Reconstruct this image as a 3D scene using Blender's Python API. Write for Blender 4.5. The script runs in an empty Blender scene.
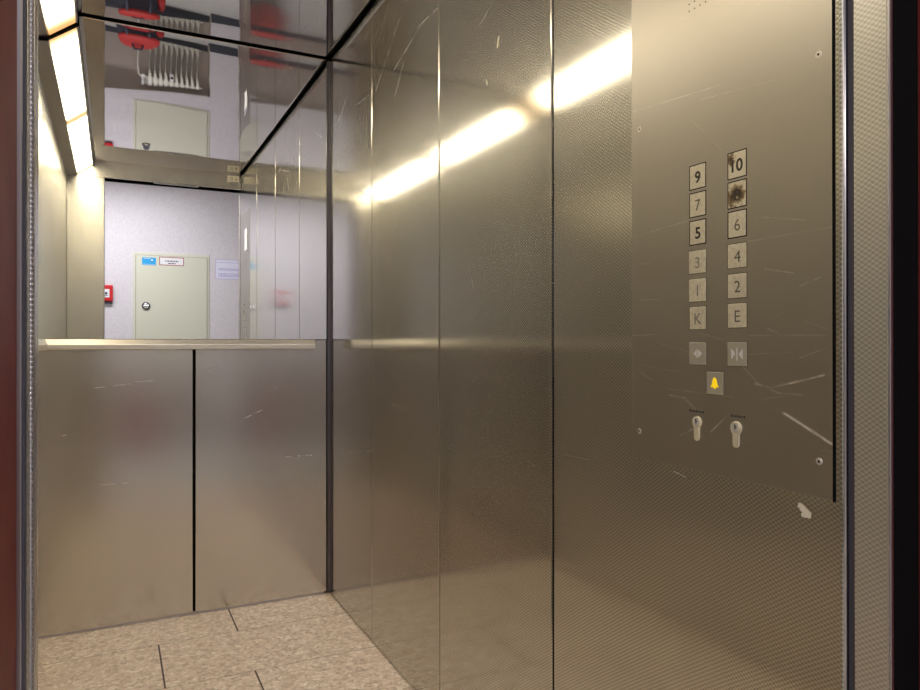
import bpy, bmesh, math, random
from mathutils import Vector, Matrix
random.seed(7)
S = bpy.context.scene
COL = S.collection
# ------------------------------------------------------------------ dimensions (metres, lift floor at z = 0)
XR, XL = 0.7773, -0.2538          # right / left cabin wall
YB, YF = 2.768, 0.600             # rear wall / inner face of the cabin front
H = 2.1351                        # cabin ceiling
HD = 2.030                        # underside of the header
XJ = -0.0488
XD0, XD1 = -0.0526, 0.8325      # clear width of the landing door frame                      # left edge of the doorway
YL1 = 0.508                       # cabin-side face of the landing door frame
YL0 = 0.40                        # landing-side face of the landing wall
W = -2.03                         # far wall of the landing
CAMZ = 1.0

# ------------------------------------------------------------------ object helpers
WORLD = {}
def wloc(o): return WORLD.get(o.name, Vector((0, 0, 0)))
def link(name, me, parent=None, origin=None):
    o = bpy.data.objects.new(name, me); COL.objects.link(o)
    if parent is not None:
        o.parent = parent; WORLD[o.name] = wloc(parent).copy()
    else:
        WORLD[o.name] = Vector(origin or (0, 0, 0)); o.location = WORLD[o.name]
    return o
def tag(o, label=None, cat=None, group=None, kind=None):
    if label: o['label'] = label
    if cat: o['category'] = cat
    if group: o['group'] = group
    if kind: o['kind'] = kind
    return o
def thing(name, origin, label, cat, group=None):
    return tag(link(name, None, None, origin), label, cat, group)

class MB:
    """collects shapes in world coordinates, links them as ONE mesh object"""
    def __init__(self): self.bm = bmesh.new()
    def _merge(self, b):
        me = bpy.data.meshes.new('tmp'); b.to_mesh(me); b.free()
        self.bm.from_mesh(me); bpy.data.meshes.remove(me); return self
    def box(self, x0, x1, y0, y1, z0, z1, bev=0.0, seg=2, rot=None):
        b = bmesh.new(); bmesh.ops.create_cube(b, size=1)
        for v in b.verts:
            v.co = Vector(((x0+x1)/2+v.co.x*(x1-x0), (y0+y1)/2+v.co.y*(y1-y0), (z0+z1)/2+v.co.z*(z1-z0)))
        if bev > 0: bmesh.ops.bevel(b, geom=b.edges[:], offset=bev, segments=seg, affect='EDGES', profile=.5)
        return self._merge(b)
    def cyl(self, p, q, r0, r1=None, n=24, bev=0.0):
        p, q = Vector(p), Vector(q); d = q-p
        b = bmesh.new()
        bmesh.ops.create_cone(b, cap_ends=True, segments=n, radius1=r0, radius2=r0 if r1 is None else r1, depth=d.length)
        if bev > 0:
            es = [e for e in b.edges if abs(abs(e.verts[0].co.z-e.verts[1].co.z)) < 1e-6]
            bmesh.ops.bevel(b, geom=es, offset=bev, segments=2, affect='EDGES', profile=.5)
        m = Matrix.Translation((p+q)/2) @ d.to_track_quat('Z', 'Y').to_matrix().to_4x4()
        bmesh.ops.transform(b, matrix=m, verts=b.verts)
        return self._merge(b)
    def prism(self, pts, axis, a, c):
        """2D outline extruded along axis; x:(y,z)  y:(x,z)  z:(x,y)"""
        f = {'x': lambda u, v, t: (t, u, v), 'y': lambda u, v, t: (u, t, v), 'z': lambda u, v, t: (u, v, t)}[axis]
        b = bmesh.new()
        A = [b.verts.new(f(u, v, a)) for u, v in pts]; C = [b.verts.new(f(u, v, c)) for u, v in pts]
        b.faces.new(A); b.faces.new(C[::-1]); n = len(pts)
        for i in range(n): b.faces.new((A[i], C[i], C[(i+1) % n], A[(i+1) % n]))
        bmesh.ops.recalc_face_normals(b, faces=b.faces)
        return self._merge(b)
    def tube(self, pts, r, n=10):
        """round bar along a polyline"""
        pts = [Vector(p) for p in pts]; b = bmesh.new(); rings = []
        for i, p in enumerate(pts):
            d = (pts[min(i+1, len(pts)-1)]-pts[max(i-1, 0)]).normalized()
            q = d.to_track_quat('Z', 'Y')
            rings.append([b.verts.new(p+q@Vector((r*math.cos(2*math.pi*k/n), r*math.sin(2*math.pi*k/n), 0))) for k in range(n)])
        for A, C in zip(rings, rings[1:]):
            for k in range(n): b.faces.new((A[k], A[(k+1) % n], C[(k+1) % n], C[k]))
        b.faces.new(rings[0][::-1]); b.faces.new(rings[-1])
        bmesh.ops.recalc_face_normals(b, faces=b.faces)
        return self._merge(b)
    def blob(self, c, rx, ry, rz, e=0.6, nu=28, nv=16, taper=0.0, lump=0.0):
        """rounded box (superellipsoid)"""
        sg = lambda a, p: math.copysign(abs(a)**p, a)
        b = bmesh.new(); rows = []
        for j in range(nv+1):
            ph = -math.pi/2+math.pi*j/nv; row = []
            for i in range(nu):
                th = 2*math.pi*i/nu
                x = sg(math.cos(ph), e)*sg(math.cos(th), e); y = sg(math.cos(ph), e)*sg(math.sin(th), e); z = sg(math.sin(ph), e)
                k = 1-taper*(z+1)/2+lump*math.sin(5*th+3*z)
                row.append(b.verts.new((c[0]+rx*x*k, c[1]+ry*y*k, c[2]+rz*z)))
            rows.append(row)
        for A, C in zip(rows, rows[1:]):
            for i in range(nu): b.faces.new((A[i], A[(i+1) % nu], C[(i+1) % nu], C[i]))
        bmesh.ops.remove_doubles(b, verts=b.verts, dist=1e-6)
        bmesh.ops.recalc_face_normals(b, faces=b.faces)
        return self._merge(b)
    def mesh(self, me, mat):
        t = me.copy(); t.transform(mat); self.bm.from_mesh(t); bpy.data.meshes.remove(t); return self
    def build(self, name, mat, parent=None, origin=None, smooth=False):
        off = wloc(parent) if parent is not None else Vector(origin or (0, 0, 0))
        bmesh.ops.translate(self.bm, vec=-off, verts=self.bm.verts)
        me = bpy.data.meshes.new(name); self.bm.to_mesh(me); self.bm.free()
        me.materials.append(mat)
        if smooth:
            for p in me.polygons: p.use_smooth = True
        return link(name, me, parent, origin)

def struct(mb, name, mat, parent=None, **k):
    o = mb.build(name, mat, parent, **k)
    o['kind'] = 'structure'
    return o

# ------------------------------------------------------------------ material helpers
class NT:
    def __init__(self, name):
        self.m = bpy.data.materials.new(name); self.m.use_nodes = True
        self.t = self.m.node_tree; self.t.nodes.clear()
        self.out = self.t.nodes.new('ShaderNodeOutputMaterial')
        self.b = self.t.nodes.new('ShaderNodeBsdfPrincipled'); self.L(self.b.outputs[0], self.out.inputs[0])
        self._pos = None
    def L(self, a, b): self.t.links.new(a, b)
    def N(self, k, **kw):
        n = self.t.nodes.new('ShaderNode'+k)
        for a, v in kw.items(): setattr(n, a, v)
        return n
    def setin(self, s, v):
        if isinstance(v, bpy.types.NodeSocket): self.L(v, s)
        elif v is not None: s.default_value = v
    def math(self, op, a, b=None, c=None, clamp=False):
        n = self.N('Math', operation=op); n.use_clamp = clamp
        for i, v in enumerate((a, b, c)):
            if v is not None: self.setin(n.inputs[i], v)
        return n.outputs[0]
    def vmath(self, op, a, b=None, out=0):
        n = self.N('VectorMath', operation=op)
        self.setin(n.inputs[0], a)
        if b is not None: self.setin(n.inputs[3] if op == 'SCALE' else n.inputs[1], b)
        return n.outputs['Value'] if op in ('DOT_PRODUCT', 'LENGTH', 'DISTANCE') else n.outputs[0]
    @property
    def pos(self):
        if self._pos is None: self._pos = self.N('NewGeometry').outputs['Position']
        return self._pos
    def xyz(self, v=None):
        n = self.N('SeparateXYZ'); self.L(v or self.pos, n.inputs[0]); return n.outputs
    def comb(self, x, y, z):
        n = self.N('CombineXYZ')
        for i, v in enumerate((x, y, z)): self.setin(n.inputs[i], v)
        return n.outputs[0]
    def noise(self, vec, scale, detail=2.0, rough=.5):
        n = self.N('TexNoise'); self.L(vec, n.inputs['Vector'])
        n.inputs['Scale'].default_value = scale; n.inputs['Detail'].default_value = detail; n.inputs['Roughness'].default_value = rough
        return n.outputs['Fac']
    def ramp(self, fac, stops, interp='LINEAR'):
        n = self.N('ValToRGB'); n.color_ramp.interpolation = interp; e = n.color_ramp.elements
        while len(e) < len(stops): e.new(.5)
        for q, (p, c) in zip(e, stops):
            q.position = p; q.color = (c, c, c, 1) if isinstance(c, (int, float)) else (*c, 1)
        self.L(fac, n.inputs[0]); return n.outputs[0]
    def mixc(self, fac, a, b):
        n = self.N('Mix', data_type='RGBA'); self.setin(n.inputs[0], fac)
        for s, v in ((n.inputs[6], a), (n.inputs[7], b)):
            self.setin(s, (*v, 1) if isinstance(v, tuple) else v)
        return n.outputs[2]
    def mixf(self, fac, a, b):
        n = self.N('Mix', data_type='FLOAT'); self.setin(n.inputs[0], fac); self.setin(n.inputs[2], a); self.setin(n.inputs[3], b)
        return n.outputs[0]
    def bump(self, h, strength=1.0, dist=1.0, normal=None):
        n = self.N('Bump'); n.inputs['Strength'].default_value = strength; n.inputs['Distance'].default_value = dist
        self.L(h, n.inputs['Height'])
        if normal is not None: self.L(normal, n.inputs['Normal'])
        return n.outputs[0]
    def P(self, **kw):
        names = dict(color='Base Color', rough='Roughness', metal='Metallic', normal='Normal', emit='Emission Color', estr='Emission Strength',
                     spec='Specular IOR Level', coat='Coat Weight', trans='Transmission Weight', aniso='Anisotropic', anisor='Anisotropic Rotation', tangent='Tangent')
        for k, v in kw.items():
            if isinstance(v, tuple) and len(v) == 3 and k in ('color', 'emit'): v = (*v, 1)
            self.setin(self.b.inputs[names[k]], v)
        return self.m

def simple(name, color, rough=.5, metal=0.0, **k):
    return NT(name).P(color=color, rough=rough, metal=metal, **k)

def seg_mask(n, vec, segs):
    """union of soft line marks (a.x, a.y, b.x, b.y, half width) lying in a surface"""
    tot = None
    for (ax, ay, bx, by, w) in segs:
        a = Vector((ax, ay, 0)); ba = Vector((bx-ax, by-ay, 0)); L2 = max(ba.length_squared, 1e-9)
        pa = n.vmath('SUBTRACT', vec, tuple(a))
        h = n.math('DIVIDE', n.vmath('DOT_PRODUCT', pa, tuple(ba)), L2, clamp=True)
        bh = n.N('VectorMath', operation='SCALE'); bh.inputs[0].default_value = tuple(ba); n.L(h, bh.inputs[3])
        d = n.vmath('LENGTH', n.vmath('SUBTRACT', pa, bh.outputs[0]))
        m = n.math('SUBTRACT', 1.0, n.math('DIVIDE', d, w*1.5), clamp=True)
        m = n.math('MULTIPLY', m, min(1.0, .28+w*600))
        tot = m if tot is None else n.math('MAXIMUM', tot, m)
    return tot

SCR_PANEL = [(0.6365, 0.9088, 0.5687, 0.8776, 0.00176), (0.7026, 0.9661, 0.6742, 0.9436, 0.00077), (0.6816, 0.9445, 0.6582, 0.9402, 0.00154), (0.6582, 0.9402, 0.6056, 0.9529, 0.00143), (0.6056, 0.9529, 0.5792, 0.9602, 0.00132), (0.6742, 0.9436, 0.6441, 0.9341, 0.00088), (0.6441, 0.9341, 0.6099, 0.9338, 0.00088), (0.8458, 0.9182, 0.8126, 0.9158, 0.00099), (0.8126, 0.9158, 0.7891, 0.8997, 0.00099), (0.8469, 0.9274, 0.7202, 0.9237, 0.00055), (0.7256, 0.9009, 0.7608, 0.8703, 0.00099), (0.8221, 0.858, 0.7962, 0.8707, 0.00121), (0.9317, 1.0111, 0.8646, 1.0132, 0.00066), (0.6906, 1.0093, 0.5764, 1.0089, 0.00055), (0.6612, 1.018, 0.6432, 1.0115, 0.00088), (0.6054, 1.0267, 0.5751, 1.0161, 0.00066), (0.6705, 1.1672, 0.6052, 1.153, 0.00055), (0.6658, 1.0974, 0.6212, 1.0881, 0.00066), (0.6125, 1.0709, 0.5844, 1.0793, 0.00066), (0.9314, 1.1754, 0.8058, 1.1827, 0.00055), (0.6946, 1.1374, 0.5687, 1.1389, 0.00055), (0.7394, 1.2734, 0.8014, 1.3367, 0.00033), (0.931, 1.3836, 0.7429, 1.3671, 0.00055), (0.7812, 1.3575, 0.6495, 1.3431, 0.00044), (0.5862, 0.868, 0.5674, 0.8681, 0.00033), (0.9142, 1.0696, 0.8623, 1.0684, 0.00055), (0.9315, 1.1305, 0.8899, 1.1264, 0.00066), (0.9119, 0.9515, 0.8856, 0.9396, 0.00066), (0.7819, 1.0138, 0.7344, 1.0033, 0.00044), (0.8784, 1.0006, 0.8021, 0.9856, 0.00044), (0.9144, 0.9629, 0.823, 0.9548, 0.00044), (0.7078, 0.9825, 0.6274, 0.9876, 0.00044), (0.6825, 0.9223, 0.635, 0.9309, 0.00044), (0.6127, 0.9802, 0.5765, 0.9931, 0.00055)]
SCR_WALL = [(1.9963, 1.9824, 2.2136, 1.8315, 0.00128), (1.8414, 1.8929, 2.0472, 1.8399, 0.00128), (1.7247, 1.8942, 1.856, 1.8959, 0.00128), (1.9398, 1.8646, 2.0387, 1.757, 0.00096), (2.2845, 1.8373, 2.4043, 1.8431, 0.00112), (2.5478, 1.8978, 2.652, 1.8488, 0.00128), (1.4142, 1.7771, 1.4779, 1.7492, 0.0008), (0.8392, 0.8017, 0.8055, 0.7952, 0.00112), (2.1001, 2.0631, 2.1939, 1.9724, 0.0008), (1.5469, 1.2115, 1.5096, 1.1234, 0.0008), (2.4278, 0.0058, 2.2648, 0.0233, 0.00128), (2.3169, 0.0518, 2.2647, 0.03, 0.00096), (1.1295, 0.7845, 1.021, 0.7875, 0.0003)]
SPOTS_WALL = [(1.3887, 1.6839, 1.3933, 1.6677, 0.0035), (1.4457, 1.6062, 1.4433, 1.5984, 0.0032), (0.6117, 0.7929, 0.6017, 0.7862, 0.0042), (0.6088, 0.7834, 0.6003, 0.784, 0.0026), (0.613, 0.795, 0.609, 0.7895, 0.0026)]
SCR_BACK = [(0.3413, 0.6748, 0.5051, 0.6735, 0.0004), (-0.0558, 0.8425, 0.0545, 0.8535, 0.0012), (0.0706, 0.8602, 0.1525, 0.8653, 0.0012), (0.5427, 0.8214, 0.5884, 0.8279, 0.0018), (0.6, 0.5559, 0.7059, 0.5562, 0.0018), (0.4495, 0.7144, 0.5126, 0.742, 0.0012), (-0.1617, 0.6786, -0.1378, 0.6874, 0.0018), (-0.04, 0.5043, 0.087, 0.5036, 0.0012), (0.306, 0.8987, 0.3769, 0.9274, 0.001),]

STEEL = (.715, .70, .665)
def steel(name, axis, rough=.2, linen=.00003, segs=None, spots=None, brushed=0.0, color=STEEL, fine=.22, pz=.0062, pt=.0088, metal0=.80, weave=.6, haze=.25, rough2=.36):
    """stainless sheet: pressed linen texture and/or vertical brushing, faint hairline scratches, marks"""
    n = NT(name); X, Y, Z = n.xyz()
    t = Y if axis == 'x' else X
    uv = n.comb(t, Z, 0.0)
    col = color; rg = rough; nor = None
    # hairline wear: thin stretched streaks in two directions
    warp = n.noise(n.pos, 2.5, 2)
    k = None
    for ang, sx, sy in ((.25, 9, 420), (-.5, 12, 520), (1.1, 10, 480)):
        c, s = math.cos(ang), math.sin(ang)
        u = n.math('ADD', n.math('MULTIPLY', t, c), n.math('MULTIPLY', Z, s))
        v = n.math('ADD', n.math('MULTIPLY', t, -s), n.math('MULTIPLY', Z, c))
        q = n.comb(n.math('MULTIPLY', u, sx), n.math('ADD', n.math('MULTIPLY', v, sy), n.math('MULTIPLY', warp, 30)), ang*7)
        m = n.ramp(n.noise(q, 1.0, 1.0), ((.79, 0.0), (.86, 1.0)))
        k = m if k is None else n.math('MAXIMUM', k, m)
    k = n.math('MULTIPLY', k, fine)
    if segs:
        sm = n.math('MULTIPLY', seg_mask(n, uv, segs), .7 if axis == 'y' else 1.0)
        br = n.math('MULTIPLY', n.ramp(n.noise(n.pos, 190, 2), ((.3, .45), (.6, 1.0))), n.ramp(n.noise(n.pos, 38, 2), ((.38, .25), (.55, 1.0))))
        k = n.math('MAXIMUM', k, n.math('MULTIPLY', sm, br))
    # broad smudges: slow variation of the gloss
    sm2 = n.noise(n.pos, 5.0, 4, .6)
    rbase = n.mixf(sm2, rough*.9, rough*1.1)
    col = n.mixc(k, color, (.80, .76, .70)); rg = n.mixf(k, rbase, .55)
    metal = n.mixf(k, metal0, .45)
    if brushed:
        g = n.noise(n.comb(n.math('MULTIPLY', t, 900), n.math('MULTIPLY', Z, 14), 0.0), 1.0, 2)
        col = n.mixc(n.math('MULTIPLY', n.math('SUBTRACT', g, .3), brushed), col, (.36, .34, .30))
        nor = n.bump(g, 1.0, .000004)
    if linen:
        a = n.math('SINE', n.math('MULTIPLY', t, 2*math.pi/pt)); b = n.math('SINE', n.math('MULTIPLY', Z, 2*math.pi/pz))
        ab = n.math('MULTIPLY', a, b)
        nor = n.bump(ab, 1.0, linen, nor)
        col = n.mixc(n.math('MULTIPLY_ADD', ab, .5, .5), col, n.mixc(weave, col, (.24, .225, .20)))  # light and dark of the pressed relief also put into the colour
    if spots:
        sp = n.ramp(n.math('MULTIPLY', seg_mask(n, uv, spots), n.ramp(n.noise(n.pos, 260, 2), ((.3, .5), (.55, 1.3)))), ((.2, 0.0), (.45, 1.0)))
        col = n.mixc(sp, col, (.62, .58, .48)); metal = n.mixf(sp, metal, 0.0); rg = n.mixf(sp, rg, .8)
    n.P(color=col, rough=rg, metal=metal)
    if nor is not None: n.P(normal=nor)
    if haze:                                     # satin finish: a sharp lobe inside a broad one
        b2 = n.N('BsdfPrincipled'); n.setin(b2.inputs['Base Color'], col); n.setin(b2.inputs['Metallic'], metal)
        b2.inputs['Roughness'].default_value = rough2
        if nor is not None: n.L(nor, b2.inputs['Normal'])
        mx = n.N('MixShader'); mx.inputs[0].default_value = haze
        n.L(n.b.outputs[0], mx.inputs[1]); n.L(b2.outputs[0], mx.inputs[2]); n.L(mx.outputs[0], n.out.inputs[0])
    return n.m

M = {}
M['steel_right'] = steel('linen_steel_right', 'x', .10, .000009, SCR_WALL, SPOTS_WALL, metal0=1.0, weave=.75, haze=.22, rough2=.33)
M['steel_left'] = steel('linen_steel_left', 'x', .16, .00003, metal0=.5, weave=.2, color=(.80, .785, .70))
M['steel_back'] = steel('linen_steel_back', 'y', .17, .00002, SCR_BACK, metal0=1.0, weave=.2, color=(.66, .63, .59), haze=.15)
M['steel_front'] = steel('linen_steel_front', 'y', .24, .00002, metal0=.95, weave=.2, color=(.68, .65, .57), haze=.2)
M['steel_jamb'] = steel('linen_steel_jamb', 'x', .24, .00003, fine=.1, weave=.6, metal0=.9, haze=.5, rough2=.5)
M['plate'] = steel('brushed_plate', 'x', .31, 0, SCR_PANEL, None, brushed=.25, fine=.25, metal0=.97, color=(.40, .372, .335), haze=.35, rough2=.46)
M['rail'] = simple('rail_steel', (.72, .68, .60), .28, .7)
M['edge'] = simple('folded_edge', (.50, .48, .50), .3, 1.0)
M['darkedge'] = simple('dark_edge', (.16, .15, .17), .35, 1.0)
M['black'] = simple('shadow_gap_black', (.003, .003, .003), .8, spec=.1)
M['seal'] = simple('dark_grey_rubber', (.075, .070, .092), .55, spec=.3)
M['mirror'] = simple('mirror_glass', (.90, .91, .915), .004, 1.0)
M['ceil'] = simple('polished_ceiling', (.76, .73, .73), .02, 1.0)
M['housing'] = simple('lamp_housing_steel', (.42, .40, .37), .3, 1.0)

def m_diffuser():
    n = NT('lamp_diffuser'); X, Y, Z = n.xyz()
    d = n.math('SUBTRACT', Y, .60)
    e0 = n.math('DIVIDE', n.math('SUBTRACT', Y, YF+.005), .04, clamp=True)
    e1 = n.math('DIVIDE', n.math('SUBTRACT', 2.735, Y), .13, clamp=True)
    j = n.math('DIVIDE', n.math('SUBTRACT', n.math('ABSOLUTE', n.math('SUBTRACT', Y, 1.712)), .022), .045, clamp=True)
    k = n.math('MULTIPLY', n.math('MULTIPLY', e0, e1), n.math('ADD', .06, n.math('MULTIPLY', j, .94)))
    col = n.ramp(k, ((0.0, (1.0, .52, .16)), (.45, (1.0, .76, .42)), (1.0, (1.0, .88, .64))))
    st = n.math('ADD', .7, n.math('MULTIPLY', n.math('POWER', k, 1.6), LAMP))
    return n.P(color=(.8, .78, .7), rough=.4, emit=col, estr=st)
LAMP = 10.0
M['diffuser'] = m_diffuser()

def m_terrazzo(name, joints=True, base=None):
    n = NT(name); X, Y, Z = n.xyz()
    def vor(scale):
        v = n.N('TexVoronoi'); v.inputs['Scale'].default_value = scale; n.L(n.pos, v.inputs['Vector'])
        s = n.N('SeparateColor'); n.L(v.outputs['Color'], s.inputs[0]); return s.outputs[0]
    c1 = n.ramp(vor(115), ((0.0, (.42, .31, .23)), (.18, (.58, .46, .36)), (.42, (.70, .58, .47)), (.7, (.78, .67, .56)), (.9, (.90, .83, .73))), 'CONSTANT')
    c2 = n.ramp(vor(62), ((0.0, (.50, .38, .29)), (.3, (.66, .54, .43)), (.65, (.75, .63, .52)), (.88, (.90, .81, .70))), 'CONSTANT')
    col = n.mixc(.45, c1, c2)
    big = n.noise(n.pos, 3.0, 3)
    col = n.mixc(n.math('MULTIPLY', big, .25), col, (.62, .50, .40))
    rg = .38
    if joints:
        # running bond rows 0.328 m deep, tiles 0.80 m long, alternate rows stepped
        ry = n.math('DIVIDE', n.math('SUBTRACT', Y, 2.545), .328)
        row = n.math('FLOOR', ry); fy = n.math('SUBTRACT', ry, row)
        odd = n.math('ABSOLUTE', n.math('MODULO', row, 2.0))
        ux = n.math('DIVIDE', n.math('SUBTRACT', n.math('SUBTRACT', X, .390), n.math('MULTIPLY', odd, -.2535)), .80)
        fx = n.math('SUBTRACT', ux, n.math('FLOOR', ux))
        def near(f, size, w):
            dd = n.math('MULTIPLY', n.math('MINIMUM', f, n.math('SUBTRACT', 1.0, f)), size)
            return n.math('LESS_THAN', dd, w)
        g = n.math('MAXIMUM', n.math('MULTIPLY', near(fy, .328, .0013), .75), near(fx, .80, .0026))
        col = n.mixc(g, col, (.085, .062, .05)); rg = n.mixf(g, .38, .8)
    return n.P(color=col, rough=rg, spec=.4)
M['floor'] = m_terrazzo('beige_terrazzo_tiles')
def m_landfloor():
    n = NT('grey_landing_floor')
    c = n.ramp(n.noise(n.pos, 60, 4, .7), ((.35, (.46, .45, .41)), (.65, (.62, .61, .56))))
    return n.P(color=c, rough=.4)
M['landfloor'] = m_landfloor()
def m_woodchip():
    n = NT('woodchip_wallpaper')
    f = n.noise(n.pos, 85, 4, .7); g = n.noise(n.pos, 2.0, 2)
    c = n.ramp(f, ((.34, (.63, .60, .62)), (.66, (.75, .72, .735))))
    return n.P(color=c, rough=.8, normal=n.bump(f, .6, .004))
M['paper'] = m_woodchip()
M['niche'] = simple('niche_brown_grey', (.44, .375, .32), .6)
M['skirt'] = simple('dark_grey_skirting', (.055, .06, .075), .5)
M['white'] = simple('landing_white', (.75, .74, .73), .8)
def m_redframe():
    n = NT('dark_red_frame_paint')
    f = n.noise(n.pos, 30, 4, .6)
    c = n.ramp(f, ((.3, (.16, .022, .020)), (.7, (.22, .032, .028))))
    return n.P(color=c, rough=.5, spec=.2)
M['red'] = m_redframe()
M['cream'] = simple('cream_cabinet_enamel', (.66, .66, .53), .45)
M['chrome'] = simple('chrome', (.75, .75, .74), .15, 1.0)
M['blue'] = simple('blue_label', (.02, .36, .72), .5)
M['signwhite'] = simple('white_label', (.80, .79, .80), .5)
M['signred'] = simple('label_border_red', (.38, .06, .045), .5)
M['ink'] = simple('dark_print', (.06, .06, .08), .6)
M['violet'] = simple('pale_violet_border', (.42, .36, .66), .6)
M['sheet'] = simple('notice_sheet', (.78, .78, .90), .6)
M['alarmred'] = simple('alarm_red_plastic', (.58, .02, .025), .35)
M['radiator'] = simple('cream_radiator_enamel', (.74, .72, .62), .35)
M['plastic'] = simple('white_plastic', (.85, .85, .83), .4)
M['bagred'] = simple('red_nylon', (.42, .028, .024), .65)
M['bagdark'] = simple('charcoal_nylon', (.05, .055, .075), .7)
def m_buttonplate():
    n = NT('worn_button_steel')
    f = n.noise(n.pos, 220, 3)
    return n.P(color=n.ramp(f, ((.3, (.60, .55, .43)), (.7, (.74, .69, .56)))), rough=.42, metal=.55)
M['button'] = m_buttonplate()
def burnt(name, y, z, r, seed, shift=(0, 0)):
    n = NT(name); X, Y, Z = n.xyz()
    p = n.comb(Y, Z, 0.0)
    d = n.vmath('DISTANCE', p, (y+shift[0], z+shift[1], 0))
    w = n.noise(n.vmath('ADD', n.pos, (seed, seed, 0)), 70, 4, .65)
    e = n.math('ADD', n.math('DIVIDE', d, r), n.math('MULTIPLY', n.math('SUBTRACT', w, .5), 3.2))
    col = n.ramp(e, ((.15, (.05, .028, .012)), (.5, (.16, .10, .045)), (.8, (.36, .29, .17)), (1.0, (.68, .63, .50))))
    return n.P(color=col, rough=.45, metal=n.ramp(e, ((.5, .1), (1.0, .55))))
M['button_grey'] = simple('worn_grey_button', (.47, .44, .37), .42, .6)
M['num_dark'] = simple('numeral_dark', (.03, .022, .015), .6)
M['num_grey'] = simple('numeral_grey', (.17, .155, .13), .4, .6)
M['num_steel'] = simple('numeral_worn_steel', (.30, .29, .28), .35, .8)
M['num_light'] = simple('symbol_pale_steel', (.80, .80, .84), .4, .5)
M['yellow'] = simple('bell_yellow', (.90, .62, .01), .4, emit=(1.0, .68, .0), estr=.35)
M['brass'] = simple('nickel_brass', (.80, .74, .56), .3, .55)
M['nickel'] = simple('nickel', (.84, .82, .76), .22, .6)
M['screw'] = simple('screw_steel', (.60, .57, .52), .35, .5)
M['display'] = simple('lit_display', (.8, .8, .78), .3, emit=(1.0, .97, .90), estr=.55)
M['ind_plate'] = simple('indicator_ivory', (.72, .68, .56), .4)
M['teal'] = simple('indicator_teal', (.03, .22, .25), .4)

# ------------------------------------------------------------------ lift cabin shell
# right wall: dark backing sheet that carries four folded steel panels
wr = struct(MB().box(XR+.013, XR+.03, .555, YB+.03, .0, H+.04), 'wall_right', M['black'])
SEAM = [YB-.003, 2.2551, 1.7117, 1.1723, .5545]
for i in range(4):
    a, b = SEAM[i+1], SEAM[i]
    g = .0013 if i < 2 else .0028
    o = MB().box(XR, XR+.014, a+(g if i < 3 else 0), b-(g if i != 3 else .004), .004, H-.010, .0030 if i < 3 else .0022, 3).build('wall_panel', M['steel_right'], wr)
wl = struct(MB().box(XL-.03, XL-.010, YF-.02, YB+.03, .0, H+.04), 'wall_left', M['black'])
SEAML = [YB-.013, 2.2551, 1.7117, 1.1723, YF-.0010]
for i in range(4):
    MB().box(XL-.012, XL, SEAML[i+1]+.0018, SEAML[i]-.0018, .004, H-.010, .0016).build('wall_panel', M['steel_left'], wl)
wb = struct(MB().box(XL-.03, XR+.03, YB+.014, YB+.03, .0, H+.04), 'wall_back', M['black'])
MB().box(XL+.002, .2640, YB, YB+.012, .010, 1.0105, .0018).build('wall_panel', M['steel_back'], wb)
MB().box(.2730, .7640, YB, YB+.012, .010, 1.0105, .0018).build('wall_panel', M['steel_back'], wb)
MB().box(XL+.002, .7540, YB+.004, YB+.013, .0, .009).build('kick_strip', M['edge'], wb)
MB().box(.7675, XR+.008, YB-.0022, YB+.010, .004, H-.012, .002).build('corner_strip', M['darkedge'], wb)
# cabin front: return panel left of the doorway and the header above it
wf = struct(MB().box(XL-.03, XJ-.012, YF-.085, YF-.012, .0, H+.04).box(XL-.03, XR+.03, YF-.085, YF-.012, HD+.012, H+.04), 'wall_front', M['black'])
MB().box(XL+.0003, XJ, YF-.012, YF, .004, HD-.001, .0016).build('wall_panel', M['steel_front'], wf)
MB().box(XL+.002, XR-.002, YF-.012, YF, HD, H-.0015, .0012).build('header_panel', M['steel_front'], wf)
MB().box(.235, .505, YF-.016, YF-.004, HD-.007, HD-.0005).build('header_lip', M['edge'], wf)
MB().box(XJ+.003, XR+.03, .5155, .5350, HD-.007, HD+.011).build('header_gap_shade', M['black'], wf)  # black bar stands in for the shadow gap under the header
# floor slabs
struct(MB().box(XL-.02, XR+.02, YF-.08, YB+.02, -.06, 0.0), 'floor', M['floor'])

# ceiling: dark tray and one thin polished sheet hung below it, slightly sagging and uneven
ce = struct(MB().box(XL-.03, XR+.03, YF-.085, YB+.03, H+.012, H+.04), 'ceiling', M['black'])
def ceiling_sheet():
    x0, x1, y0, y1 = -.108, XR-.011, YF+.001, YB-.007
    nx, ny = 54, 130
    b = bmesh.new(); g = []
    ph = [random.uniform(0, 6.28) for _ in range(8)]
    for j in range(ny+1):
        y = y0+(y1-y0)*j/ny; row = []
        for i in range(nx+1):
            x = x0+(x1-x0)*i/nx; t = YB-y
            z = H-.0055*(1-math.exp(-t/.25))*(1-math.exp(-(y-YF)/.2))
            z += .00014*math.sin(2*math.pi*y/.36+ph[0]+2.2*x)*math.sin(4.0*x+ph[1])
            z += .00006*math.sin(2*math.pi*y/.19+ph[2]-3*x)*math.sin(9*x+ph[3])
            z += .0010*(x-.30)*math.sin(2*math.pi*y/.42+ph[4])
            row.append(b.verts.new((x, y, z)))
        g.append(row)
    for j in range(ny):
        for i in range(nx): b.faces.new((g[j][i], g[j+1][i], g[j+1][i+1], g[j][i+1]))
    for f in b.faces: f.smooth = True
    m = MB(); m._merge(b); return m
sh = ceiling_sheet().build('ceiling_panel', M['ceil'], ce, smooth=True)
md = sh.modifiers.new('thickness', 'SOLIDIFY'); md.thickness = .003; md.offset = 1.0

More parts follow.
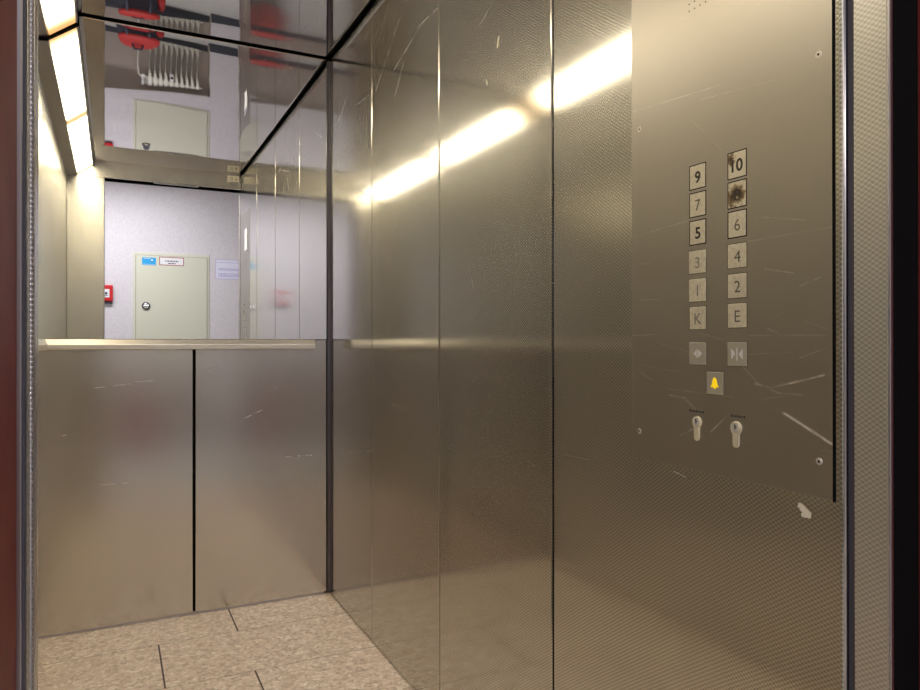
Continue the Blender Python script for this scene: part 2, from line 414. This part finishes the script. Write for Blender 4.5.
# ------------------------------------------------------------------ doorway: cabin door posts, landing frame
tr = struct(MB().box(XR+.004, XR+.05, .4965, .5400, .0, HD+.01), 'trim_1', M['black'])
MB().box(XR, XR+.006, .4995, .5405, .0, HD, .0012).build('post_sheet', M['steel_jamb'], tr)
MB().box(XR-.0012, XR+.004, .4962, .4994, .0, HD, .0008).build('edge_strip', M['edge'], tr)
MB().box(XR+.006, XR+.014, .5405, .5520, .0, HD).build('seal_groove', M['seal'], tr)
MB().cyl((XR+.003, .5535, 0), (XR+.003, .5535, HD), .0020, n=12).build('bead', M['edge'], tr, smooth=True)
tl = struct(MB().box(XJ-.03, XJ-.004, .5125, YF-.0125, .0, HD-.001), 'trim_2', M['black'])
MB().box(-.0575, -.0502, .5083, .5120, .0, HD-.002, .0008).build('edge_strip', M['edge'], tl)
MB().box(XJ-.004, XJ, .5125, .5230, .0, HD-.002, .001).build('post_sheet', M['seal'], tl)
MB().box(XJ-.004, XJ+.0002, .5235, .5415, .0, HD-.002, .001).build('post_sheet', M['steel_jamb'], tl)
MB().box(XJ-.004, XJ-.0003, .5420, .5665, .0, HD-.002, .001).build('seal_groove', M['seal'], tl)
MB().box(XJ-.004, XJ+.0002, .5670, YF-.0125, .0, HD-.002, .001).build('edge_strip', M['edge'], tl)
def beaded_rod(x, y, z0, z1, r, pitch, n=8):
    b = bmesh.new(); rows = []; N = int((z1-z0)/pitch)*4
    for i in range(N+1):
        rr = r*(1, .86, .55, .86)[i % 4]
        rows.append([b.verts.new((x+rr*math.cos(2*math.pi*k/n), y+rr*math.sin(2*math.pi*k/n), z0+(z1-z0)*i/N)) for k in range(n)])
    for A, C in zip(rows, rows[1:]):
        for k in range(n): b.faces.new((A[k], A[(k+1) % n], C[(k+1) % n], C[k]))
    b.faces.new(rows[0][::-1]); b.faces.new(rows[-1])
    m = MB(); return m._merge(b)
beaded_rod(XJ+.0002, .5420, .0, HD-.002, .0019, .0034).build('beaded_strip', M['edge'], tl, smooth=True)
# landing wall around the doorway with its dark red frame
struct(MB().box(-1.8, XD0-.06, YL0, YL1-.012, -.0, 2.62).box(XD1+.06, 2.6, YL0, YL1-.012, 0, 2.62).box(XD0-.06, XD1+.06, YL0, YL1-.012, HD+.10, 2.62), 'wall_entrance', M['white'])
struct(MB().box(XD0-.06, XD0, YL0-.015, YL1, 0, HD+.10, .003).box(XD1, XD1+.06, YL0-.015, YL1, 0, HD+.10, .003)
       .box(XD0, XD1, YL0-.015, YL1, HD+.022, HD+.10, .003), 'door_1', M['red'])
struct(MB().box(-1.8, 2.6, W-.15, YL1, -.06, 0.0).box(XJ-.06, XR+.10, YL1, YF-.085, -.06, -.03), 'floor', M['landfloor'])
struct(MB().box(-1.8, 2.6, W-.15, YL1, 2.6, 2.64), 'ceiling', M['white'])
struct(MB().box(-1.84, -1.8, W-.15, YL1, 0, 2.6), 'wall_landing_side', M['paper'])
struct(MB().box(2.6, 2.64, W-.15, YL1, 0, 2.6), 'wall_landing_side', M['paper'])
# far wall of the landing with a radiator recess
NX0, NX1, NZ = -.75, .885, .755
wh = struct(MB().box(-1.8, NX0, W-.12, W, 0, 2.6).box(NX1, 2.6, W-.12, W, 0, 2.6).box(NX0, NX1, W-.12, W, NZ, 2.6), 'wall_landing', M['paper'])
MB().box(NX0-.01, NX1+.01, W-.15, W-.12, 0, NZ+.01).box(NX1-.004, NX1, W-.12, W-.001, 0, NZ).box(NX0, NX0+.004, W-.12, W-.001, 0, NZ).box(NX0, NX1, W-.12, W-.001, NZ-.004, NZ).build('radiator_recess', M['niche'], wh)
bs = struct(MB().box(NX1, 2.6, W, W+.014, 0, .15, .003).box(-1.8, NX0, W, W+.014, 0, .15, .003).box(NX0, NX1, W-.12, W-.108, 0, .11, .003), 'baseboard_landing', M['skirt'])

# ------------------------------------------------------------------ mirror, handrails, lamp
tag(MB().box(XL+.003, .7645, YB, YB+.006, 1.0125, H-.008, .0008).build('wall_mirror', M['mirror'], None, (.255, YB, 1.0125)),
    'frameless mirror filling the rear wall above the handrail', 'mirror')

def rail_profile():
    return [(0, -.0170), (.012, -.0170), (.0150, -.0150), (.0150, -.0005), (.0145, .0015), (.0075, .0180), (.006, .0188), (0, .0188)]
hr = thing('handrail', (.22, YB, .99), 'straight steel handrail across the rear wall at the foot of the mirror', 'handrail')
prof = [(YB-.046-u, .9925+v) for u, v in rail_profile()]
MB().prism(prof, 'x', XL+.0005, .7040).build('rail', M['rail'], hr)
for x in (-.12, .60):
    MB().cyl((x, YB-.047, .9900), (x, YB-.0001, .9900), .008, n=16).build('bracket', M['rail'], hr, smooth=True)
hl = thing('handrail', (XL, 1.7, .99), 'steel handrail along the left wall, mirrored as a pale band in the right wall', 'handrail')
prof = [(XL+.046+u, .9925+v) for u, v in rail_profile()]
MB().prism(prof, 'y', YF+.10, YB-.075).build('rail', M['rail'], hl)
for y in (.9, 2.4):
    MB().cyl((XL+.047, y, .9900), (XL+.0001, y, .9900), .008, n=16).build('bracket', M['rail'], hl, smooth=True)

lt = thing('ceiling_light', (-.18, 1.68, 2.02), 'long slanted lit lamp trough along the left edge of the lift ceiling', 'ceiling light')
MB().prism([(-.109, H-.001), (-.109, 2.099), (-.1135, 2.0965), (-.1165, 2.1010), (-.196, 2.0415), (-.1985, 2.0345), (-.2535, 2.0255), (-.2535, H-.001)], 'y', YF+.0015, YB-.0085).build('housing', M['housing'], lt)
MB().prism([(-.1155, 2.0985), (-.1175, 2.1010), (-.1950, 2.0420), (-.1945, 2.0395)], 'y', YF+.010, YB-.0085).build('diffuser', M['diffuser'], lt)['label'] = 'glowing warm white diffuser'

MB().prism([(-.105, H-.001), (-.105, 2.095), (-.194, 2.0305), (-.1985, 2.0260), (-.2535, 2.0190), (-.2535, H-.001)], 'y', YB-.0084, YB-.0004).build('end_gap_shade', M['black'], lt)  # black filler paints the dark gap between lamp end and rear wall

# ------------------------------------------------------------------ control panel
PY0, PY1, PZ0, PZ1 = .5668, .9340, .8095, 1.8588
XP = XR-.0005                                    # face of the plate
cp = thing('control_panel', (XR, .75, .8095), 'tall brushed steel lift control panel with number buttons on right wall', 'control panel')
MB().box(XP, XR+.0005, PY0, PY1, PZ0, PZ1, .0007).build('face_plate', M['plate'], cp)
MB().box(XR-.0008, XR+.0003, PY0-.0030, PY0+.0005, PZ0-.0012, PZ1).build('plate_shadow_joint', M['black'], cp)

FONT = None
def text_mesh(s, size, bold=0.0):
    cu = bpy.data.curves.new('txt', 'FONT'); cu.body = s; cu.size = size; cu.align_x = 'CENTER'; cu.align_y = 'CENTER'
    cu.extrude = .00018; cu.offset = bold; cu.resolution_u = 4
    o = bpy.data.objects.new('txt', cu); COL.objects.link(o)
    bpy.context.view_layer.update()
    me = bpy.data.meshes.new_from_object(o.evaluated_get(bpy.context.evaluated_depsgraph_get()))
    bpy.data.objects.remove(o); bpy.data.curves.remove(cu)
    xs = [v.co.x for v in me.vertices]; ys = [v.co.y for v in me.vertices]
    me.transform(Matrix.Translation((-(min(xs)+max(xs))/2, -(min(ys)+max(ys))/2, 0)))
    return me
def on_right(x, y, z): return Matrix(((0, 0, -1, x), (-1, 0, 0, y), (0, 1, 0, z), (0, 0, 0, 1)))

def poly_right(pts, x0, x1, mb=None):            # outline given as (right, up) seen from the cabin, about 0,0
    return pts
BW, BH = .0330, .0362
LY, RY = .7856, .7119
rows = [.2454, .2042, .1628, .1190, .0772, .0360]
LAB = [('9', '10'), ('7', '8'), ('5', '6'), ('3', '4'), ('1', '2'), ('K', 'E')]
XB = XP-.0004
def button(y, z, w, h, mat, label, outline=True, raise_=.0):
    xb = XB-raise_
    o = MB().box(xb, XP+.0004, y-w/2, y+w/2, z-h/2, z+h/2, .0005).build('button', mat, cp)
    o['label'] = label
    g = .0013 if outline else .0005
    MB().box(XP-.00025, XP+.0003, y-w/2-g, y+w/2+g, z-h/2-g, z+h/2+g).build('button_gap', M['black'], o)
    return o, xb
def numeral(o, x, s, y, z, size, mat, bold=.0):
    me = text_mesh(s, size, bold)
    MB().mesh(me, on_right(x, y, z)).build('numeral', mat, o); bpy.data.meshes.remove(me)
for (a, b), zz in zip(LAB, rows):
    for s, y, w in ((a, LY, BW), (b, RY, BW+.0002)):
        if zz > .15: w -= .0022
        z = 1+zz+(.0012 if y == RY else 0); h = BH-.0018 if zz > .15 else .0338
        if y == RY and zz > .15: h += .0010
        mat = M['button']
        if s == '8': mat = burnt('scorched_button', y, z, .0165, 3.1)
        if s == '10': mat = burnt('singed_button', y, z, .0085, 1.7, (.010, .010))
        desc = {'8': 'button 8 scorched brown and melted', '10': 'button 10 with a brown burn at the corner'}.get(s, 'square worn steel button marked '+s)
        o, xb = button(y, z, w, h, mat, desc, outline=s in ('9', '10', '7', '8', '5', '6'), raise_=.0008 if s in '31' else 0)
        nm = M['num_dark'] if s in ('9', '10', '5', '8') else (M['num_grey'] if s in ('7', '6', '4', '2', 'E') else M['num_steel'])
        numeral(o, xb, s, y-.0005, z-.001, .0235 if len(s) == 1 else .0240, nm, .0006 if s in ('9', '5', '10') else .0)
o, xb = button(LY, 1-.0165, .0338, .0330, M['button_grey'], 'door open button with two arrows pointing apart', outline=False, raise_=.0005)
def sym(o, x, y, z, polys, mat, name='symbol'):
    mb = MB()
    for p in polys: mb.prism([(y-u, z+v) for u, v in p], 'x', x-.00018, x+.0001)
    return mb.build(name, mat, o)
k = .001
sym(o, xb, LY, 1-.0165, [[(-2.0*k, -5.6*k), (-2.0*k, 5.6*k), (-8.5*k, 0)], [(2.0*k, -5.6*k), (8.5*k, 0), (2.0*k, 5.6*k)], [(-.7*k, -6*k), (.7*k, -6*k), (.7*k, 6*k), (-.7*k, 6*k)]], M['num_light'])
o, xb = button(RY, 1-.0162, .0340, .0335, M['button_grey'], 'door close button with two arrows pointing together', outline=False, raise_=.0005)
sym(o, xb, RY, 1-.0162, [[(-10*k, -7.5*k), (-3*k, 0), (-10*k, 7.5*k)], [(10*k, -7.5*k), (10*k, 7.5*k), (3*k, 0)], [(-.9*k, -9*k), (.9*k, -9*k), (.9*k, 9*k), (-.9*k, 9*k)]], M['num_light'])
BYc, BZc = .7523, 1-.0588
o, xb = button(BYc, BZc, .0320, .0325, M['button_grey'], 'alarm button with a yellow bell', outline=False, raise_=.0005)
bell = [(-7.5, -5.5), (-2.2, -5.8), (-1.8, -8), (1.8, -8), (2.2, -5.8), (7.5, -5.5), (7.3, -4), (5.0, -2), (4.2, 3.2), (2.8, 6.4), (1.2, 7.4), (1.0, 8.6), (-1.0, 8.6), (-1.2, 7.4), (-2.8, 6.4), (-4.2, 3.2), (-5.0, -2), (-7.3, -4)]
sym(o, xb, BYc, BZc, [[(u*k, v*k) for u, v in bell]], M['yellow'], 'bell_symbol')

def keyhole(y, z, zb, r, sw):
    pts = []
    a0 = math.asin(min(1, sw/2/r))
    for i in range(25):
        a = -math.pi/2+a0+(2*math.pi-2*a0)*i/24
        pts.append((y+r*math.cos(a), z+r*math.sin(a)))
    for i in range(9):
        a = math.pi+math.pi*i/8
        pts.append((y+sw/2*math.cos(a), zb+sw/2+sw/2*math.sin(a)))
    o = MB().prism(pts, 'x', XP-.0022, XP+.0008).build('key_cylinder', M['brass'], cp)
    pl = MB().cyl((XP-.0030, y, z+.0006), (XP-.0018, y, z+.0006), r*.74, n=28, bev=.0003).build('cylinder_plug', M['nickel'], o)
    MB().box(XP-.00315, XP-.0029, y-.0008, y+.0008, z-.0022, z+.0040).cyl((XP-.00315, y, z+.0036), (XP-.0029, y, z+.0036), .0013, n=12).box(XP-.00315, XP-.0029, y-.0030, y+.0006, z+.0004, z+.0016).build('keyhole', M['black'], o)
    return o
keyhole(.7869, .8820, .8545, .0088, .0100)
keyhole(.7136, .8812, .8540, .0094, .0105)
def caption(yc, z, w, n):
    mb = MB(); y = yc+w/2; st = w/n
    for i in range(n):
        hgt = (.0036, .0026, .0027, .0034, .0026, .0025, .0030)[i % 7]
        mb.box(XP-.0001, XP+.0001, y-st*.72, y, z-.0013, z-.0013+hgt); y -= st
    mb.build('worn_caption', M['ink'], cp)
caption(.7878, .8975, .030, 7); caption(.7106, .8972, .026, 7)
for y, z in ((.5853, 1.353), (.9142, 1.350), (.9156, .8544), (.5856, .8540), (.5853, 1.815), (.9142, 1.815)):
    s_ = MB().cyl((XP-.0006, y, z), (XP+.0006, y, z), .0042, .0050, n=24).build('screw', M['screw'], cp)
    MB().cyl((XP-.0008, y, z), (XP-.0004, y, z), .0017, n=6).build('screw_socket', M['black'], s_)
mb = MB()
for i in range(-2, 3):
    for j in range(0, 5):
        mb.cyl((XP-.0003, .7803+i*.0110, 1.4970+j*.0105), (XP+.0004, .7803+i*.0110, 1.4970+j*.0105), .0011, n=10)
mb.build('speaker_holes', M['black'], cp)
dsp = MB().box(XP-.0025, XP+.0006, .735, .855, 1.590, 1.750, .001).build('display_frame', M['edge'], cp)
MB().box(XP-.0030, XP-.0020, .750, .840, 1.603, 1.737).build('display_window', M['display'], dsp)

# floor indicator on the header
fi = thing('floor_indicator', (.725, YF, 2.078), 'small ivory floor indicator plate on the header above the lift doorway', 'indicator')
MB().box(.6876, .7619, YF-.0005, YF+.004, 2.0770, 2.1190, .001).build('indicator_plate', M['ind_plate'], fi)
MB().prism([(.7480, 2.0900), (.7360, 2.0900), (.7420, 2.1060)], 'y', YF+.0035, YF+.0045).build('arrow_symbol', M['ink'], fi)
MB().box(.7060, .7080, YF+.0035, YF+.0045, 2.088, 2.108).box(.7200, .7220, YF+.0035, YF+.0045, 2.088, 2.108).box(.7080, .7200, YF+.0035, YF+.0045, 2.106, 2.108).box(.7080, .7200, YF+.0035, YF+.0045, 2.0970, 2.0990).box(.7080, .7200, YF+.0035, YF+.0045, 2.088, 2.090).build('digit_segments', M['teal'], fi)

# ------------------------------------------------------------------ landing: meter cabinet, signs, alarm, notice, radiator, bag
CX0, CX1, CZ0, CZ1 = .1970, .8560, .905, 1.855
mc = thing('meter_cabinet', (.526, W, .88), 'cream steel meter cabinet set in the landing wall above the radiator', 'cabinet')
MB().box(CX0-.024, CX1+.020, W-.02, W+.008, CZ0-.025, CZ1+.028, .003).build('cabinet_frame', M['cream'], mc)
dr = MB().box(CX0+.003, CX1-.003, W+.0085, W+.016, CZ0+.003, CZ1-.003, .002).build('cabinet_door', M['cream'], mc)
MB().box(CX0, CX1, W+.0078, W+.0088, CZ0, CZ1).build('door_gap', M['seal'], mc)
kx, kz = .290, 1.358
kn = MB().cyl((kx, W+.016, kz), (kx, W+.028, kz), .038, n=36, bev=.004).build('lock_rose', M['seal'], dr, smooth=False)
MB().cyl((kx, W+.0275, kz), (kx, W+.034, kz), .026, n=30, bev=.003).box(kx-.024, kx+.024, W+.030, W+.042, kz-.008, kz+.008, .003).build('lock_handle', M['chrome'], dr)
st = MB().box(.2545, .3790, W+.0155, W+.0168, 1.757, 1.832).build('blue_label', M['blue'], dr)
MB().cyl((.343, W+.0165, 1.808), (.343, W+.0172, 1.808), .009, n=16).box(.268, .33, W+.0165, W+.0172, 1.820, 1.824).box(.262, .37, W+.0165, W+.0172, 1.764, 1.767).build('label_mark', M['signwhite'], st)
sg = MB().box(.4080, .6360, W+.0155, W+.0170, 1.762, 1.845).build('label_border', M['signred'], dr)
MB().box(.4150, .6290, W+.0165, W+.0176, 1.769, 1.838).build('label_face', M['signwhite'], sg)
mb = MB()
def text_rows(mb, x0, x1, z, h, y, n, seed):
    r = random.Random(seed); x = x0
    while x < x1-.004:
        w = r.uniform(.010, .026); w = min(w, x1-x)
        mb.box(x, x+w, y, y+.0004, z, z+h); x += w+.006
text_rows(mb, .462, .586, 1.800, .011, W+.0174, 9, 1); text_rows(mb, .490, .560, 1.778, .010, W+.0174, 6, 2)
mb.build('label_print', M['ink'], sg)

nt = thing('notice', (1.14, W, 1.65), 'white notice sheet with pale violet border taped to landing wall right of cabinet', 'notice')
MB().box(.9370, 1.3450, W-.001, W+.0012, 1.650, 1.850).build('sheet', M['sheet'], nt)
MB().box(.9370, 1.3450, W+.0008, W+.0016, 1.846, 1.850).box(.9370, 1.3450, W+.0008, W+.0016, 1.650, 1.654).box(.9370, .9410, W+.0008, W+.0016, 1.650, 1.850).box(1.341, 1.345, W+.0008, W+.0016, 1.650, 1.850).box(.9400, 1.342, W+.0008, W+.0016, 1.816, 1.820).build('border', M['violet'], nt)
for i, z in enumerate((1.752, 1.738, 1.700, 1.686, 1.672)):
    mb = MB(); text_rows(mb, .965, 1.30-.04*(i % 2), z, .008, W+.0012, 20, 10+i)
    mb.build('text_line', M['violet'], nt)
b = MB()
b.tube([(1.185+.018*math.cos(a*.3), W+.0022, 1.785+.022*math.sin(a*.3)) for a in range(2, 18)], .003, 6).build('round_emblem', M['ink'], nt)

fa = thing('fire_alarm', (-.045, W, 1.38), 'red fire alarm call point on the landing wall left of cabinet', 'fire alarm')
MB().box(-.105, .0005, W-.002, W+.045, 1.395, 1.550, .010, 3).build('alarm_housing', M['alarmred'], fa)
MB().box(-.090, -.030, W+.0445, W+.0475, 1.430, 1.510, .001).build('alarm_window', M['signwhite'], fa)
MB().cyl((-.058, W+.047, 1.470), (-.058, W+.050, 1.470), .012, n=20).box(-.072, -.046, W+.0470, W+.0482, 1.446, 1.452).build('alarm_mark', M['ink'], fa)
MB().box(-.100, -.004, W-.002, W+.030, 1.372, 1.395, .006).build('alarm_base', M['seal'], fa)

# radiator: ten upright sections between two header pipes
RX0, RX1, RZ0, RZ1, RYc = .300, .790, .135, .690, W-.045
rd = thing('radiator', (.545, RYc, 0), 'cream ribbed radiator in the brown recess below the cabinet', 'radiator')
st_ = (RX1-RX0)/10
sec0 = None
for i in range(10):
    x = RX0+st_*(i+.5)
    if sec0 is None:
        mb = MB()
        for dy in (-.032, .032):
            mb.tube([(x, RYc+dy*.3, RZ0+.02), (x, RYc+dy*.8, RZ0+.045), (x, RYc+dy, RZ0+.08), (x, RYc+dy, RZ1-.08), (x, RYc+dy*.8, RZ1-.045), (x, RYc+dy*.3, RZ1-.02)], .014, 12)
        mb.cyl((x-st_*.42, RYc, RZ0+.025), (x+st_*.42, RYc, RZ0+.025), .026, n=18, bev=.006).cyl((x-st_*.42, RYc, RZ1-.025), (x+st_*.42, RYc, RZ1-.025), .026, n=18, bev=.006)
        sec0 = mb.build('radiator_section', M['radiator'], rd, smooth=True)
    else:
        c = sec0.copy(); COL.objects.link(c); c.parent = rd; c.location = (st_*i, 0, 0)
for z in (RZ0+.025, RZ1-.025):
    MB().cyl((RX0-.02, RYc, z), (RX1+.02, RYc, z), .016, n=16).build('header_pipe', M['radiator'], rd, smooth=True)
for x in (RX0+.03, RX1-.03):
    MB().box(x-.012, x+.012, W-.1199, RYc-.01, RZ1-.05, RZ1-.03, .002).build('wall_bracket', M['radiator'], rd)
va = MB().cyl((RX0-.02, RYc, RZ1-.025), (RX0-.055, RYc, RZ1-.025), .014, n=16).build('valve', M['chrome'], rd)
MB().cyl((RX0-.04, RYc, RZ1-.025), (RX0-.04, RYc+.07, RZ1-.025), .021, n=20, bev=.004).build('thermostat_head', M['plastic'], va)
MB().tube([(RX0-.055, RYc, RZ1-.025), (RX0-.075, RYc, RZ1-.05), (RX0-.078, RYc, .3), (RX0-.078, RYc, 0.0)], .009).build('feed_pipe', M['radiator'], rd, smooth=True)
al = MB().box(.506, .542, RYc+.040, RYc+.066, .545, .655, .004).build('heat_meter', M['plastic'], rd)
MB().box(.511, .537, RYc+.0655, RYc+.0675, .605, .640).build('meter_display', M['black'], al)

# red rucksack standing on the landing floor in front of the recess
BX, BY = .20, -1.52
bp = thing('backpack', (BX, BY, 0), 'red and charcoal rucksack standing on landing floor before the radiator', 'backpack')
MB().blob((BX, BY, .21), .20, .13, .21, .55, taper=.22, lump=.012).build('bag_body', M['bagdark'], bp, smooth=True)
MB().blob((BX+.01, BY, .405), .175, .13, .045, .7, lump=.02).build('bag_lid', M['bagred'], bp, smooth=True)
MB().blob((BX, BY+.125, .17), .15, .05, .12, .6, lump=.015).build('front_pocket', M['bagred'], bp, smooth=True)
MB().blob((BX+.185, BY+.02, .18), .045, .08, .13, .7).build('side_pocket', M['bagred'], bp, smooth=True)
MB().tube([(BX-.05, BY-.03, .44), (BX-.03, BY-.03, .475), (BX+.03, BY-.03, .475), (BX+.05, BY-.03, .44)], .009).build('carry_handle', M['bagdark'], bp, smooth=True)
for s_ in (-1, 1):
    MB().tube([(BX+s_*.09, BY+.10, .42), (BX+s_*.10, BY+.165, .33), (BX+s_*.10, BY+.185, .25), (BX+s_*.10, BY+.16, .08)], .011).build('strap', M['bagdark'], bp, smooth=True)

# ------------------------------------------------------------------ light: the lift lamp glows by itself, the landing has its own ceiling lamps
def area(name, loc, sx, sy, power, col, rot=(0, 0, 0)):
    l = bpy.data.lights.new(name, 'AREA'); l.shape = 'RECTANGLE'; l.size = sx; l.size_y = sy; l.energy = power; l.color = col
    o = bpy.data.objects.new(name, l); COL.objects.link(o); o.location = loc; o.rotation_euler = rot; return o
HALL = 34.0
area('landing_lamp', (-.10, -1.05, 2.58), 1.2, .5, HALL, (.96, .95, 1.0))
wd = bpy.data.worlds.new('World'); S.world = wd; wd.use_nodes = True
wd.node_tree.nodes['Background'].inputs[0].default_value = (.5, .5, .55, 1); wd.node_tree.nodes['Background'].inputs[1].default_value = .02

# ------------------------------------------------------------------ camera
f, yaw, pit, ro, cy = 708.2, .4557, .0027, -.0005, 340.57
fw = Vector((math.sin(yaw)*math.cos(pit), math.cos(yaw)*math.cos(pit), math.sin(pit)))
r = Vector((math.cos(yaw), -math.sin(yaw), 0)); u = r.cross(fw)
c, s = math.cos(ro), math.sin(ro); r, u = c*r+s*u, -s*r+c*u
cam = bpy.data.cameras.new('camera'); co = bpy.data.objects.new('camera', cam); COL.objects.link(co)
co.matrix_world = Matrix(((r.x, u.x, -fw.x, 0), (r.y, u.y, -fw.y, 0), (r.z, u.z, -fw.z, CAMZ), (0, 0, 0, 1)))
cam.sensor_fit = 'HORIZONTAL'; cam.sensor_width = 36; cam.lens = 36*f/920; cam.shift_y = (cy-345)/920
cam.clip_start = .01; cam.clip_end = 50
S.camera = co

vs = S.view_settings
vs.view_transform = 'Standard'; vs.look = 'None'; vs.gamma = 1.0; vs.use_curve_mapping = False; vs.exposure = 0.25
S.cycles.max_bounces = 16; S.cycles.glossy_bounces = 14; S.cycles.diffuse_bounces = 5
S.cycles.caustics_reflective = True; S.cycles.blur_glossy = 0.0
S.cycles.sample_clamp_indirect = 8.0
S.cycles.use_denoising = True
